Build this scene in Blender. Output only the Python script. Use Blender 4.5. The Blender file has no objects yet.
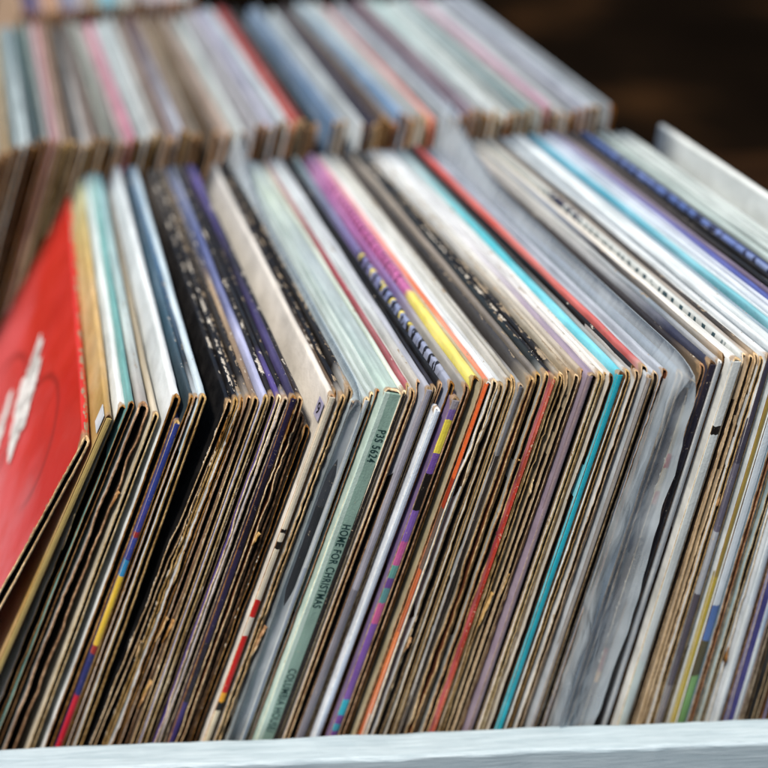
import bpy, math, random
from mathutils import Vector, Matrix
random.seed(7)
sc = bpy.context.scene
COL = sc.collection
MM = 0.001
R3 = lambda *a: a

# ------------------------------------------------------------------ camera
cam_data = bpy.data.cameras.new('camera')
cam = bpy.data.objects.new('camera', cam_data); COL.objects.link(cam); sc.camera = cam
CP, CS, CR = math.radians(29.5), math.radians(4.8), math.radians(-1.1)
fwd = Vector((math.sin(CS)*math.cos(CP), math.cos(CS)*math.cos(CP), -math.sin(CP)))
rt0 = Vector((math.cos(CS), -math.sin(CS), 0)); up0 = rt0.cross(fwd)
rt = math.cos(CR)*rt0 + math.sin(CR)*up0
up = -math.sin(CR)*rt0 + math.cos(CR)*up0
CAM = -fwd*0.676 + Vector((0, 0, .315*.96))
cam.matrix_world = Matrix(((rt.x, up.x, -fwd.x, CAM.x), (rt.y, up.y, -fwd.y, CAM.y), (rt.z, up.z, -fwd.z, CAM.z), (0, 0, 0, 1)))
cam_data.lens = 66; cam_data.sensor_width = 36; cam_data.clip_start = .02; cam_data.clip_end = 200
cam_data.dof.use_dof = True; cam_data.dof.focus_distance = .70; cam_data.dof.aperture_fstop = 3.4
FPX = 768*66/36

def px_of(p):
    c = p-CAM
    return 384 + FPX*c.dot(rt)/c.dot(fwd)

# ------------------------------------------------------------------ noise helpers
def hsh(i, s):
    n = (i*374761393 + s*668265263) & 0xffffffff
    n = ((n ^ (n >> 13))*1274126177) & 0xffffffff
    return ((n ^ (n >> 16)) & 0xffff)/32767.5-1
def vn(x, s):
    i = math.floor(x); f = x-i; f = f*f*(3-2*f)
    return hsh(i, s)*(1-f)+hsh(i+1, s)*f
def fbm(x, s, o=3):
    v = 0; a = 1; t = 0
    for k in range(o):
        v += a*vn(x, s+k*17); t += a; a *= .55; x *= 2.1
    return v/t
def interp(tab, x):
    if x <= tab[0][0]:
        a, b = tab[0], tab[1]
        return a[1]
    for a, b in zip(tab, tab[1:]):
        if x <= b[0]:
            return a[1]+(b[1]-a[1])*(x-a[0])/(b[0]-a[0])
    return tab[-1][1]

# ------------------------------------------------------------------ materials
def hexc(h):
    o = []
    for i in (0, 2, 4):
        v = int(h[i:i+2], 16)/255
        o.append(v/12.92 if v <= .04045 else ((v+.055)/1.055)**2.4)
    return (*o, 1)

class NT:
    def __init__(s, name):
        s.m = bpy.data.materials.new(name); s.m.use_nodes = True
        s.t = s.m.node_tree; s.t.nodes.clear()
        s.out = s.t.nodes.new('ShaderNodeOutputMaterial')
    def n(s, typ, ins=None, **kw):
        nd = s.t.nodes.new(typ)
        for k, v in kw.items(): setattr(nd, k, v)
        for k, v in (ins or {}).items():
            if isinstance(v, bpy.types.NodeSocket): s.t.links.new(v, nd.inputs[k])
            else: nd.inputs[k].default_value = v
        return nd
    def math(s, op, a, b=0.0, c=0.0, clamp=False):
        nd = s.n('ShaderNodeMath', {0: a, 1: b, 2: c}, operation=op); nd.use_clamp = clamp
        return nd.outputs[0]
    def sm(s, x, a, b, lo=0.0, hi=1.0):
        return s.n('ShaderNodeMapRange', {0: x, 1: a, 2: b, 3: lo, 4: hi}, interpolation_type='SMOOTHSTEP').outputs[0]
    def mix(s, f, a, b, bt='MIX'):
        nd = s.n('ShaderNodeMix', data_type='RGBA', blend_type=bt)
        for k, v in ((0, f), (6, a), (7, b)):
            if isinstance(v, bpy.types.NodeSocket): s.t.links.new(v, nd.inputs[k])
            else: nd.inputs[k].default_value = v
        return nd.outputs[2]
    def noise(s, vec, scale, detail=3.0, rough=.55):
        return s.n('ShaderNodeTexNoise', {'Vector': vec, 'Scale': scale, 'Detail': detail, 'Roughness': rough}).outputs[0]
    def mapv(s, vec, scale, loc=(0, 0, 0)):
        return s.n('ShaderNodeMapping', {'Vector': vec, 'Scale': scale, 'Location': loc}).outputs[0]
    def ramp(s, fac, stops, interp='LINEAR'):
        nd = s.n('ShaderNodeValToRGB', {0: fac}); r = nd.color_ramp; r.interpolation = interp
        while len(r.elements) > 1: r.elements.remove(r.elements[-1])
        r.elements[0].position = stops[0][0]; r.elements[0].color = stops[0][1]
        for p, c in stops[1:]:
            e = r.elements.new(min(1, p)); e.color = c
        return nd.outputs[0]
    def bsdf(s, color, rough=.5, bump=None, bs=.3, bd=.0005, spec=.5, **kw):
        b = s.n('ShaderNodeBsdfPrincipled', {'Base Color': color, 'Roughness': rough, 'Specular IOR Level': spec})
        for k, v in kw.items():
            if isinstance(v, bpy.types.NodeSocket): s.t.links.new(v, b.inputs[k])
            else: b.inputs[k].default_value = v
        if bump is not None:
            bn = s.n('ShaderNodeBump', {'Height': bump, 'Strength': bs, 'Distance': bd})
            s.t.links.new(bn.outputs[0], b.inputs['Normal'])
        s.t.links.new(b.outputs[0], s.out.inputs[0])
        return b
    def obj(s):
        tc = s.n('ShaderNodeTexCoord'); v = tc.outputs['Object']
        sp = s.n('ShaderNodeSeparateXYZ', {0: v})
        rnd = s.n('ShaderNodeObjectInfo').outputs['Random']
        vv = s.n('ShaderNodeVectorMath', {0: v, 1: s.n('ShaderNodeCombineXYZ', {0: rnd, 1: rnd, 2: rnd}).outputs[0]}, operation='ADD').outputs[0]
        return vv, sp.outputs[0], sp.outputs[1], sp.outputs[2], rnd

HS = .315
def wear_colour(nt, col, vv, x, y, d, w, dark, soft):
    """scuffed flecks along the top fold and the opening edge, brown corner"""
    ed = nt.math('MINIMUM', d, y)
    n1 = nt.noise(nt.mapv(vv, (1, .3, .6)), 900, 3, .65)
    n2 = nt.noise(nt.mapv(vv, (1, .6, 1)), 110, 4, .65)
    n12 = nt.math('ADD', nt.math('MULTIPLY', n1, .5), nt.math('MULTIPLY', n2, .6))
    reach = .0012+.0065*w
    ridge = nt.math('ADD', nt.math('ABSOLUTE', nt.math('ADD', x, nt.math('MULTIPLY', nt.math('SUBTRACT', n2, .5), .0022))), nt.math('MULTIPLY', d, .35))
    near = nt.math('MAXIMUM', nt.sm(ridge, .0003+.0004*w, .0009+.0009*w, 1, 0), nt.sm(y, 0.0, .0012+.003*w, 1, 0))
    near = nt.math('MAXIMUM', near, nt.sm(ed, 0.0, reach, .35, 0))
    thr = nt.math('SUBTRACT', .80, nt.math('MULTIPLY', near, .085+.14*min(w, 1.1)))
    mask = nt.sm(nt.math('SUBTRACT', n12, thr), 0.0, .03, 0, 1)
    fleck = nt.mix(nt.noise(vv, 300, 1), hexc('8f8472') if dark else hexc('6e6250'), hexc('d9d6cc') if dark else hexc('a3937a'))
    col = nt.mix(mask, col, fleck)
    # corner worn through to the board
    cr = nt.math('ADD', nt.math('MAXIMUM', nt.math('SUBTRACT', d, .001), 0.0), nt.math('MULTIPLY', y, .8))
    cm = nt.sm(nt.math('SUBTRACT', cr, nt.math('MULTIPLY', nt.math('SUBTRACT', n2, .4), .012)), .0006+.002*w, .0018+.004*w, 1, 0)
    cm = nt.math('MULTIPLY', cm, .85)
    return nt.mix(cm, col, nt.mix(n1, hexc('5d4630'), hexc('b09670')))

_cm = {}
def cover(c, b=None, m=None, w=.3, rough=.42, H=HS, W=.334):
    """printed sleeve. c: hex or stops along the depth (0 near the camera);
    b: list of (mm below the top edge, hex); m: list of marks (hex, pitch mm, z0, z1 mm, y0, y1, fill)"""
    key = repr((c, b, m, w, rough, H))
    if key in _cm: return _cm[key]
    nt = NT('printed_sleeve'); vv, x, y, z, rnd = nt.obj()
    d = nt.math('SUBTRACT', H, z)
    yy = nt.math('DIVIDE', y, W)
    wob = nt.noise(vv, 45, 2)
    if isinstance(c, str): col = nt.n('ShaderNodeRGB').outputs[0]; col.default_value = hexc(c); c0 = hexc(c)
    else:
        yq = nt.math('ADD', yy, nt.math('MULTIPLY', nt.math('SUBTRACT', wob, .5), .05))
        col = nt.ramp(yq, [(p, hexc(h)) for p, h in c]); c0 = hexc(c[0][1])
    lum = .2*c0[0]+.7*c0[1]+.1*c0[2]
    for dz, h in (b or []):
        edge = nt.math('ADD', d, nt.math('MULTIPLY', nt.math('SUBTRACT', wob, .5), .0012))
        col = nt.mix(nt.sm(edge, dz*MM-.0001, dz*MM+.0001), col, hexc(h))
    for (h, pit, z0, z1, y0, y1, fill) in (m or []):
        ph = nt.math('FRACT', nt.math('ADD', nt.math('DIVIDE', y, pit*MM), nt.math('MULTIPLY', nt.noise(vv, 75, 2), 1.6)))
        k = nt.sm(ph, fill-.04, fill+.04, 1, 0)
        k2 = nt.sm(nt.noise(nt.mapv(vv, (1, 1, .6)), 260, 2), .36, .42)
        k = nt.math('MULTIPLY', k, k2)
        for lo, hi, q in ((z0*MM, z1*MM, d), (y0, y1, yy)):
            e = (hi-lo)*.04
            k = nt.math('MULTIPLY', k, nt.math('MULTIPLY', nt.sm(q, lo-e, lo+e), nt.sm(q, hi-e, hi+e, 1, 0)))
        col = nt.mix(k, col, hexc(h))
    # ink mottling, fading and grime that belong to the print
    mot = nt.noise(nt.mapv(vv, (1, .35, 1)), 38, 4, .6)
    hsv = nt.n('ShaderNodeHueSaturation', {'Color': col, 'Value': nt.sm(mot, .25, .75, .82, 1.12), 'Saturation': nt.sm(mot, .2, .8, 1.0, .72)}).outputs[0]
    stk = nt.noise(nt.mapv(vv, (1, .05, .06)), 520, 3, .6)
    hsv = nt.n('ShaderNodeHueSaturation', {'Color': hsv, 'Value': nt.sm(stk, .32, .68, .82, 1.08)}).outputs[0]
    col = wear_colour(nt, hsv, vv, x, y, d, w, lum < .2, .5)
    bump = nt.math('ADD', nt.noise(vv, 420, 3), nt.math('MULTIPLY', nt.noise(vv, 60, 2), 2.0))
    rg = nt.sm(nt.noise(vv, 90, 3), .3, .7, rough-.1, rough+.18)
    nt.bsdf(col, rg, bump, .35, .0006, spec=.5)
    _cm[key] = nt.m
    return nt.m

def simple(name, h, h2=None, rough=.7, scale=(1, 1, 1), ns=300, bs=.4, bd=.0006, lo=.35, hi=.65, spec=.35):
    nt = NT(name); vv, x, y, z, rnd = nt.obj()
    n = nt.noise(nt.mapv(vv, scale), ns, 4, .65)
    col = nt.mix(nt.sm(n, lo, hi), hexc(h), hexc(h2 or h))
    nt.bsdf(col, rough, n, bs, bd, spec=spec)
    return nt.m

def edge_mat(name, dark, mid, light):
    nt = NT(name); vv, x, y, z, rnd = nt.obj()
    n = nt.noise(nt.mapv(vv, (1, 1, .5)), 700, 4, .7)
    n2 = nt.noise(nt.mapv(vv, (1, 1, .6)), 60, 3, .6)
    col = nt.ramp(nt.math('ADD', nt.math('MULTIPLY', n, .55), nt.math('MULTIPLY', n2, .45)), [(.30, hexc(dark)), (.48, hexc(mid)), (.68, hexc(light))])
    col = nt.n('ShaderNodeHueSaturation', {'Color': col, 'Value': nt.sm(rnd, 0, 1, .85, 1.5), 'Saturation': nt.sm(rnd, 0, 1, 1.15, .85)}).outputs[0]
    nt.bsdf(col, .85, n, .8, .0008, spec=.2)
    return nt.m
EDGE = {
 'b': edge_mat('brown_board_edge', '2e1b0c', '7d5934', 'c8a274'),
 't': edge_mat('tan_board_edge', '4a341c', 'a08257', 'e4c898'),
 'l': edge_mat('cream_board_edge', '6b5234', 'b39a70', 'eadcbc'),
 'g': edge_mat('grey_board_edge', '3f3022', '7d6a52', 'c4b090'),
 'w': edge_mat('white_board_edge', '8f8f8c', 'c9cbc8', 'e9ecea'),
 'o': edge_mat('orange_board_edge', '43240f', '8e572a', 'cc965a'),
 'd': edge_mat('dark_board_edge', '160d06', '40290f', '8a6238'),
}
INN = {
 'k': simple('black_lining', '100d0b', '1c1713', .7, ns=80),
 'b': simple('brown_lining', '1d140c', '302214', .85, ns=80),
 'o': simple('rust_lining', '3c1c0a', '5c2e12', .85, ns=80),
 'c': simple('cream_paper', 'b8ab92', 'd2c8b2', .8, (1, 1, .3), 70),
 'g': simple('grey_paper', '6f6c6a', '8f8d8b', .8, (1, 1, .3), 70),
 'w': simple('white_paper', 'b5b9ba', 'd4d8d9', .7, (1, 1, .3), 70),
}
VINYL = simple('black_vinyl', '060606', '0b0b0b', .25, ns=500)

def spine_mat(segs, H=HS, rough=.45, stripe=None, w=.3):
    """segs: (mm below the top, hex) constant colours down the spine"""
    nt = NT('printed_spine'); vv, x, y, z, rnd = nt.obj()
    d = nt.math('SUBTRACT', H, z)
    dn = nt.math('DIVIDE', nt.math('ADD', d, nt.math('MULTIPLY', nt.math('SUBTRACT', nt.noise(nt.mapv(vv, (2.5, 1, 1)), 260, 2), .5), .0025)), H)
    col = nt.ramp(dn, [(a*MM/H, hexc(h)) for a, h in segs], 'CONSTANT') if len(segs) > 1 else None
    if col is None: col = nt.n('ShaderNodeRGB').outputs[0]; col.default_value = hexc(segs[0][1])
    if stripe:     # (x mm, hex): colour to the left of x
        col = nt.mix(nt.sm(nt.math('ADD', x, nt.math('MULTIPLY', nt.math('SUBTRACT', nt.noise(vv, 120, 2), .5), .0008)), stripe[0]*MM-.0001, stripe[0]*MM+.0001, 1, 0), col, hexc(stripe[1]))
    n = nt.noise(nt.mapv(vv, (1, 1, .35)), 120, 4, .6)
    col = nt.n('ShaderNodeHueSaturation', {'Color': col, 'Value': nt.sm(n, .25, .75, .84, 1.1)}).outputs[0]
    f = nt.noise(vv, 800, 3, .6)
    col = nt.mix(nt.math('MULTIPLY', nt.sm(nt.math('ADD', f, nt.math('MULTIPLY', n, .3)), .86-.1*w, .90-.1*w), .8), col, hexc('b9aa93'))
    nt.bsdf(col, rough, nt.math('ADD', f, nt.math('MULTIPLY', n, 2)), .35, .0006)
    return nt.m

# ------------------------------------------------------------------ mesh helpers
def mk(name, verts, faces, mats, fm=None, parent=None, smooth=False):
    me = bpy.data.meshes.new(name); me.from_pydata(verts, [], faces)
    for m in mats: me.materials.append(m)
    if fm: me.polygons.foreach_set('material_index', fm)
    if smooth: me.polygons.foreach_set('use_smooth', [True]*len(faces))
    me.update()
    o = bpy.data.objects.new(name, me); COL.objects.link(o)
    if parent: o.parent = parent
    return o

def empty(name, label, cat, group=None, kind=None):
    o = bpy.data.objects.new(name, None); COL.objects.link(o); o.empty_display_size = .02
    o['label'] = label; o['category'] = cat
    if group: o['group'] = group
    if kind: o['kind'] = kind
    return o

def jacket(parent, name, t, H, W, c, cov, edg, lin, seed, amp=.5, rag=.3, flare=.6, cr=4, det=2, bow=0, droop=0):
    """folded board sleeve open towards -Y; all sizes in metres except amp, rag, flare, cr in mm"""
    nz = (10, 34, 84)[det]
    ys = ([0, .02, .1, .31], [0, .0015, .006, .018, .05, .11, .2, .31], [0, .0008, .002, .005, .010, .018, .03, .05, .075, .1, .13, .165, .2, .24, .28, .312])[det]
    ys = [y*W/ys[-1] for y in ys]
    r = min(t/2*.9, .0022); na = (2, 3, 4)[det]
    def prof(off):
        hx = t/2-off; top = H-off; rr = max(r-off, .0002); P = []
        for i in range(nz+1):
            q = i/nz; q = 1-(1-q)**1.25
            P.append((-hx, q*(top-rr), 0))
        for i in range(1, na+1): a = math.pi/2*i/na; P.append((-hx+rr-rr*math.cos(a), top-rr+rr*math.sin(a), 0))
        Q = [(-x, z, 1) for x, z, s in reversed(P)]
        return P+Q
    po, pi = prof(0), prof(c)
    n = len(po); ny = len(ys); crm = cr*MM; fr = 22+55*abs(hsh(3, seed))
    V = []
    def disp(x, z, s, y, top):
        d = H-z
        y0 = 0
        if d < crm: y0 = crm-math.sqrt(max(0, crm*crm-(crm-d)**2))
        yn = y0+rag*(.4+1.4*max(0, fbm(z*14+s*3, seed+720, 2)+.2))*MM*(fbm(z*420, seed+s*31, 2)+.6*fbm(z*70, seed+s*31+5, 2))*(.4+.6*min(1, d/.01))
        Y = yn+y*(W-yn)/W
        k = math.exp(-y/.022)
        sg = -1 if s == 0 else 1
        mid = math.sin(math.pi*min(1, max(0, z/H)))
        tip = min(1, d/.02)
        burst = .25+1.5*max(0, fbm(z*11, seed+700, 2)+.15)
        X = x + burst*amp*MM*k*(fbm(z*fr, seed+s*7+90, 3)+.12*fbm(z*200, seed+s*5+40, 2))*tip + sg*flare*MM*k*tip*(.35+.65*mid)
        X += bow*MM*math.sin(math.pi*z/H)*(1-.5*y/W) + .4*MM*fbm(y*22+z*9, seed+3, 2)
        Z = z
        if d < .006:
            kk = 1-d/.006
            Z -= kk*(.25*MM*abs(fbm(y*260, seed+50, 2)) + .35*MM*(fbm(y*40, seed+60, 2)+.5) + droop*MM*y/W)
            X += kk*.22*MM*fbm(y*190, seed+70, 2)
        return (X, Y, Z)
    for P in (po, pi):
        for (x, z, s) in P:
            for y in ys: V.append(disp(x, z, s, y, H))
    F = []; M = []
    def idx(l, i, j): return (l*n+i)*ny+j
    for i in range(n-1):
        for j in range(ny-1):
            F.append((idx(0, i, j), idx(0, i+1, j), idx(0, i+1, j+1), idx(0, i, j+1))); M.append(0)
            F.append((idx(1, i, j), idx(1, i, j+1), idx(1, i+1, j+1), idx(1, i+1, j))); M.append(1)
        F.append((idx(0, i, 0), idx(1, i, 0), idx(1, i+1, 0), idx(0, i+1, 0))); M.append(2)
        # closed spine side at the back
        F.append((idx(0, i, ny-1), idx(0, i+1, ny-1), idx(1, i+1, ny-1), idx(1, i, ny-1))); M.append(0)
    bl = [idx(0, i, ny-1) for i in range(n)]
    F.append(tuple(bl)); M.append(0)
    return mk(name, V, F, [cov, lin, edg], M, parent, smooth=False if det < 2 else True)

def slab(parent, name, t, H, W, y0, x0, z0, mat, seed, nz=24, wav=.3, front_round=0, closed=True):
    """thin sheet or strip standing inside or on the front of a sleeve"""
    V = []; F = []
    ring = [(-t/2, 0), (-t/2, W), (t/2, W), (t/2, 0)]
    if front_round: ring = [(-t/2, front_round), (-t/2, W), (t/2, W), (t/2, front_round), (t/2-front_round*.5, front_round*.2), (0, 0), (-t/2+front_round*.5, front_round*.2)]
    m = len(ring)
    for i in range(nz+1):
        z = z0+(H-z0)*i/nz
        off = wav*MM*fbm(z*30, seed, 2)
        for (x, y) in ring: V.append((x0+x+off*(1 if y < .02 else .3), y0+y, z))
    for i in range(nz):
        for k in range(m):
            a = i*m+k; b = i*m+(k+1) % m
            F.append((a, b, b+m, a+m))
    F.append(tuple(nz*m+k for k in range(m))); F.append(tuple(reversed(range(m))))
    return mk(name, V, F, [mat], None, parent)

# ------------------------------------------------------------------ how the leaning rows fan out
LEAN = [(88, 31.9), (118, 26.0), (175, 23.4), (235, 21.9), (300, 21.2), (400, 20.4), (472, 18.9), (515, 17.4), (560, 16.4), (625, 15.3), (645, 14.8), (725, 12.2), (797, 9.2), (868, 7.7), (985, 5.6)]
YAW = [(88, 7.1), (118, 7.9), (175, 8.9), (235, 9.6), (335, 10.6), (472, 11.2), (560, 12), (645, 12.8), (725, 13.2), (985, 12.4)]
BY = [(88, 3), (118, 9), (175, 4), (235, -5), (300, -11), (400, -13), (472, -16), (560, -20), (645, -23), (725, -20), (797, -18), (868, -20), (985, -22)]
def pose(nx, lean, yaw, by, H=HS):
    th, ph = math.radians(lean), math.radians(yaw)
    e1 = Vector((math.sin(th)*math.cos(ph), math.sin(th)*math.sin(ph), math.cos(th)))
    e2 = Vector((-math.sin(ph), math.cos(ph), 0)); ex = e2.cross(e1)
    lo, hi = -1.2, 1.2
    for _ in range(50):
        mid = (lo+hi)/2
        if px_of(Vector((mid, by, 0))+e1*H) < nx: lo = mid
        else: hi = mid
    B = Vector((lo, by, 0))
    return Matrix(((ex.x, e2.x, e1.x, B.x), (ex.y, e2.y, e1.y, B.y), (ex.z, e2.z, e1.z, B.z), (0, 0, 0, 1)))

# ------------------------------------------------------------------ the front row, left to right
# (place along the row, thickness mm, drop mm, cover, edge, lining, options, label or None, anchor phrase or None)
W1, W2, W3 = 'c9d3d4', 'bcc9ce', 'd8dcd8'
K = '0d0b0b'
rows = []
def r(nx, t, dh, cov, edge='b', lin='k', **o):
    rows.append(dict(nx0=nx, nx=nx, t=t, dh=dh, cov=cov, edge=edge, lin=lin, o=o))
r(111, 3.4, 1, dict(c=[(0, 'b08e4a'), (.45, 'c09a4f'), (.75, 'c4b06a'), (1, 'b9c39a')], w=.2), 'd', 'k', spine=[(0, 'a9945c')], L='gold fronted sleeve with a small white sticker beside the red cover', A='gold fronted sleeve', cw='gold', sticker=1)
r(126, 4.0, 1, dict(c=[(0, 'cfd6d6'), (.7, 'bfd0d2'), (1, 'a8c5c4')], w=.3), 'b', 'c', cw='white', amp=.9)
r(133, 3.0, 1, dict(c=[(0, '5f9a98'), (.6, '64aaa9'), (1, '8fb9b8')], w=.3), 'b', 'k', cw='teal green', L='teal green sleeve between two pale sleeves near the gold one', A='teal green sleeve', amp=.9)
r(147, 5.6, 2, dict(c=[(0, '9a948e'), (.3, 'a9bcbd'), (1, '6fa8b0')], w=.5), 'b', 'b', cw='grey', amp=1.0, cr=6)
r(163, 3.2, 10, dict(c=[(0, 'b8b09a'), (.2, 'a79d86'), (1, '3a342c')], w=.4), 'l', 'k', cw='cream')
r(178, 6.0, 0, dict(c=[(0, 'd0d8da'), (1, 'c4d2d8')], w=.2), 'b', 'k', cw='white', L='white sleeve with clean wide cover strip, left of the dark blue speckled ones', A='clean white sleeve')
r(187, 3.2, 14, dict(c='2b2f62', w=.3), 'l', 'k', spine=[(0, '2c3c86'), (50, '3b3f8a'), (66, '8c2a30'), (70, '33408a'), (84, '2f86b8'), (95, 'd8b53a'), (141, '8e2a24'), (146, '252a62'), (175, 'b01e30')], L='short sleeve with blue, yellow and red spine below the tops beside it', A='blue, yellow and red spine', cw='dark blue')
r(193, 3.6, 0, dict(c=[(0, '28383f'), (.4, '3d6076'), (1, '2b3b48')], w=.6), 'b', 'k', cw='dark teal', amp=.7)
r(198, 3.2, 0, dict(c=[(0, 'a9b4bb'), (.12, '20262c'), (.5, '3f6b90'), (1, '5d7f9c')], w=.7), 'b', 'k', cw='navy blue')
r(204, 3.6, 0, dict(c=[(0, 'b9ccd6'), (.6, 'a8c2cf'), (1, 'a6bfcf')], w=.2), 't', 'k', cw='pale blue', L='pale blue sleeve standing left of the widest black gap', A='pale blue sleeve by the black gap')
r(231, 3.4, 0, dict(c=[(0, K), (.6, '17130f'), (1, '4f4a44')], w=1.0), 't', 'k', cw='black', amp=1.0, rag=.8, dl=2.2, L='black sleeve with flecked white edge, right of the widest black gap', A='flecked black sleeve by the gap')
r(238, 3.2, 0, dict(c=[(0, K), (.6, '1a1612'), (1, '38332c')], w=1.1), 't', 'b', cw='black', amp=1.6, rag=1.2, dl=1.6)
r(245, 3.6, 0, dict(c=[(0, 'b9bfc2'), (.05, '14110f'), (.5, '241f1a'), (1, '28231d')], w=1.1), 'b', 'k', cw='black', amp=1.5, rag=1.1, cr=7, dl=1.1)
r(251, 3.0, 0, dict(c=[(0, '9c9184'), (.08, '131010'), (.6, '3b342b'), (1, '6c6150')], w=1.0), 'b', 'k', cw='black', amp=1.2, dl=.6)
r(258, 3.2, 0, dict(c=[(0, '6e5a45'), (.4, 'a08a6c'), (.5, '2a3048'), (1, '4a5a80')], w=.8), 't', 'b', cw='brown')
r(267, 3.8, 0, dict(c=[(0, 'a7add0'), (.22, '9aa2cc'), (.32, '5b6598'), (.6, '4c5c96'), (1, '7d879c')], w=.15), 'l', 'g', cw='lavender', L='lavender blue sleeve among worn black sleeves', A='lavender blue sleeve')
r(274, 3.2, 0, dict(c=[(0, '17120f'), (1, '1d1814')], w=.95), 'g', 'k', cw='black', amp=.8)
r(280, 3.4, 0, dict(c=[(0, '4b3a8e'), (.1, '43347f'), (.18, '13100f'), (1, '2a2420')], w=.6), 'l', 'k', cw='purple tipped black', amp=.7)
r(287, 3.2, 0, dict(c=[(0, 'b9b6be'), (.03, '120f10'), (.7, '181418'), (1, '453a5a')], w=.8), 'g', 'k', cw='black', amp=1.2, rag=.8)
r(295, 3.6, 0, dict(c=[(0, '221c40'), (.2, '342a66'), (.5, '1b1722'), (1, '4a3c96')], w=.45), 'b', 'k', spine=[(0, '1d1936'), (40, '191324'), (90, '2a2340'), (150, '24202c'), (190, '3b3168')], cw='dark purple', L='dark purple sleeve with dark spine, left of the wide cream sleeve', A='dark purple sleeve')
r(303, 3.6, 2, dict(c=[(0, '3a2f28'), (.2, '16120f'), (.8, '221d2c'), (1, '53439a')], w=.7), 't', 'o', cw='black', amp=1.5, rag=.8)
r(311, 3.4, 12, dict(c=[(0, '6a6152'), (.3, '1b1613'), (1, '100d0b')], w=.9), 'd', 'k', cw='black', amp=.9)
r(320.5, 3.0, 19, dict(c=[(0, '241c14'), (1, '14100c')], w=.8), 'b', 'k', cw='short dark', amp=1.0)
r(334, 3.6, 0, dict(c=[(0, 'd5cfc4'), (.5, 'cfccc4'), (1, 'c0c0bc')], w=.18), 'b', 'k', stick=1, spine=[(0, 'd0c8b4'), (78, '1a1512'), (81, 'd0c8b4'), (85, '1a1512'), (90, 'd0c8b4'), (122, 'b81f1c'), (134, 'c8c2b4'), (146, 'b81f1c'), (184, 'd89a2a'), (190, '15110f'), (196, 'cfc5aa')], cw='cream', L='wide cream sleeve with black marks and red blocks on its spine', A='wide cream sleeve', narrow=.8)
r(341, 3.0, 2, dict(c=[(0, '6d5a44'), (.3, '241c15'), (1, '181310')], w=.9), 'b', 'k', cw='dark brown', amp=.8)
r(347, 3.4, 1, dict(c=[(0, 'a8a49b'), (.05, '100d0c'), (1, '14110f')], w=1.1), 't', 'k', cw='black', amp=1.6, rag=1.2)
r(354, 3.8, 0, dict(c=[(0, 'c6c8c4'), (.09, '15120f'), (.6, '1b1815'), (1, '24211e')], w=1.2), 'g', 'k', cw='black', amp=1.5, rag=1.2, L='black sleeve torn white at its corner, left of the dark grey spine', A='torn black sleeve')
r(364, 5.6, 5, dict(c=[(0, 'a9b6b8'), (.6, '8d9ba1'), (1, '8595a0')], w=.25), 'd', 'k', spine=[(0, '3c4046'), (60, '2f3236'), (160, '35383c'), (230, '2c2e32')], bag=(.001, .006, .016, .0004, .0004, .4), cw='grey', L='grey topped sleeve with dark scuffed spine left of the mint box set', A='dark scuffed spine')
r(372, 2.8, 4, dict(c=[(0, 'aab9bb'), (1, '93a4aa')], w=.2), 'l', 'w', spine=[(0, 'a9b3ba'), (100, '8b97a6')], cw='pale grey')
r(378, 3.2, 3, dict(c=[(0, 'a9bab9'), (1, '9cadb0')], w=.2), 't', 'o', cw='pale grey', amp=.6)
r(384, 2.8, 2, dict(c=[(0, 'a6b9b6'), (1, '9fb2b2')], w=.2), 'o', 'b', cw='pale grey green')
r(395, 9.0, 0, dict(c=[(0, 'aec9bf'), (.15, 'a3b8b8'), (.5, '9fb1b6'), (.8, 'adc0b4'), (1, '93a6b0')], w=.25), 'l', 'k', mint=1, L='mint green box set with dark lettering down its spine', A='mint green box set', cw='mint green')
r(404, 2.4, 1, dict(c=[(0, 'c9cabf'), (.15, 'aebfb4'), (1, 'bfc9bd')], w=.5), 'l', 'k', cw='pale', spine=[(0, '1a1614'), (200, '241e1c')])
r(408.5, 2.0, 1, dict(c=[(0, 'a85860'), (.1, '8c2c38'), (.5, '95404a'), (1, 'a98b86')], w=.5), 'l', 'k', cw='maroon', L='thin maroon red sleeve, just right of the mint box set', A='thin maroon sleeve')
r(414, 3.0, 0, dict(c=[(0, 'b5aca4'), (.3, 'b9bfc0'), (1, 'b0bcc2')], w=.6), 't', 'o', cw='pale grey', amp=.6)
r(423, 3.8, 0, dict(c=[(0, 'b3b0a6'), (.3, 'aeb8bd'), (1, 'b9c5ca')], w=.8), 'b', 'k', cw='light grey', cr=9, L='light grey sleeve with brown crushed corner', A='light grey crushed sleeve')
r(431, 3.4, 0, dict(c=[(0, '9a9fae'), (.5, 'a9b1ba'), (1, 'b0bbc2')], w=.2), 'g', 'k', spine=[(0, '8f8f9b'), (120, '6c6c76')], cw='lavender grey')
r(437, 3.0, 1, dict(c=[(0, '30303a'), (.2, '14120f'), (1, '1b1917')], w=.35), 'g', 'k', cw='black', amp=.8)
r(443, 3.4, 0, dict(c=[(0, '0e0c0c'), (1, '16130f')], w=.25), 'b', 'k', cw='black', L='plain black sleeve right of the lavender grey spine', A='plain black sleeve')
r(447, 3.4, 12, dict(c='c6d0dc', w=.2), 'w', 'w', spine=[(0, 'c3cfdc'), (150, 'bccadb')], cw='white', L='short sleeve with bright bluish white spine left of the purple spine', A='bluish white spine')
r(454, 3.2, 0, dict(c=[(0, '8d97ae'), (.3, '6f7fae'), (.55, '6a5f9a'), (1, '7f9aa0')], m=[('1a1a22', 9, 0, 5, .05, .5, .5), ('d8c83c', 19, 0, 4, .2, .5, .2)], w=.3), 'b', 'b', cw='blue and black patterned', L='blue sleeve with black and yellow pattern before the yellow edged one', A='blue and black patterned sleeve')
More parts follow.
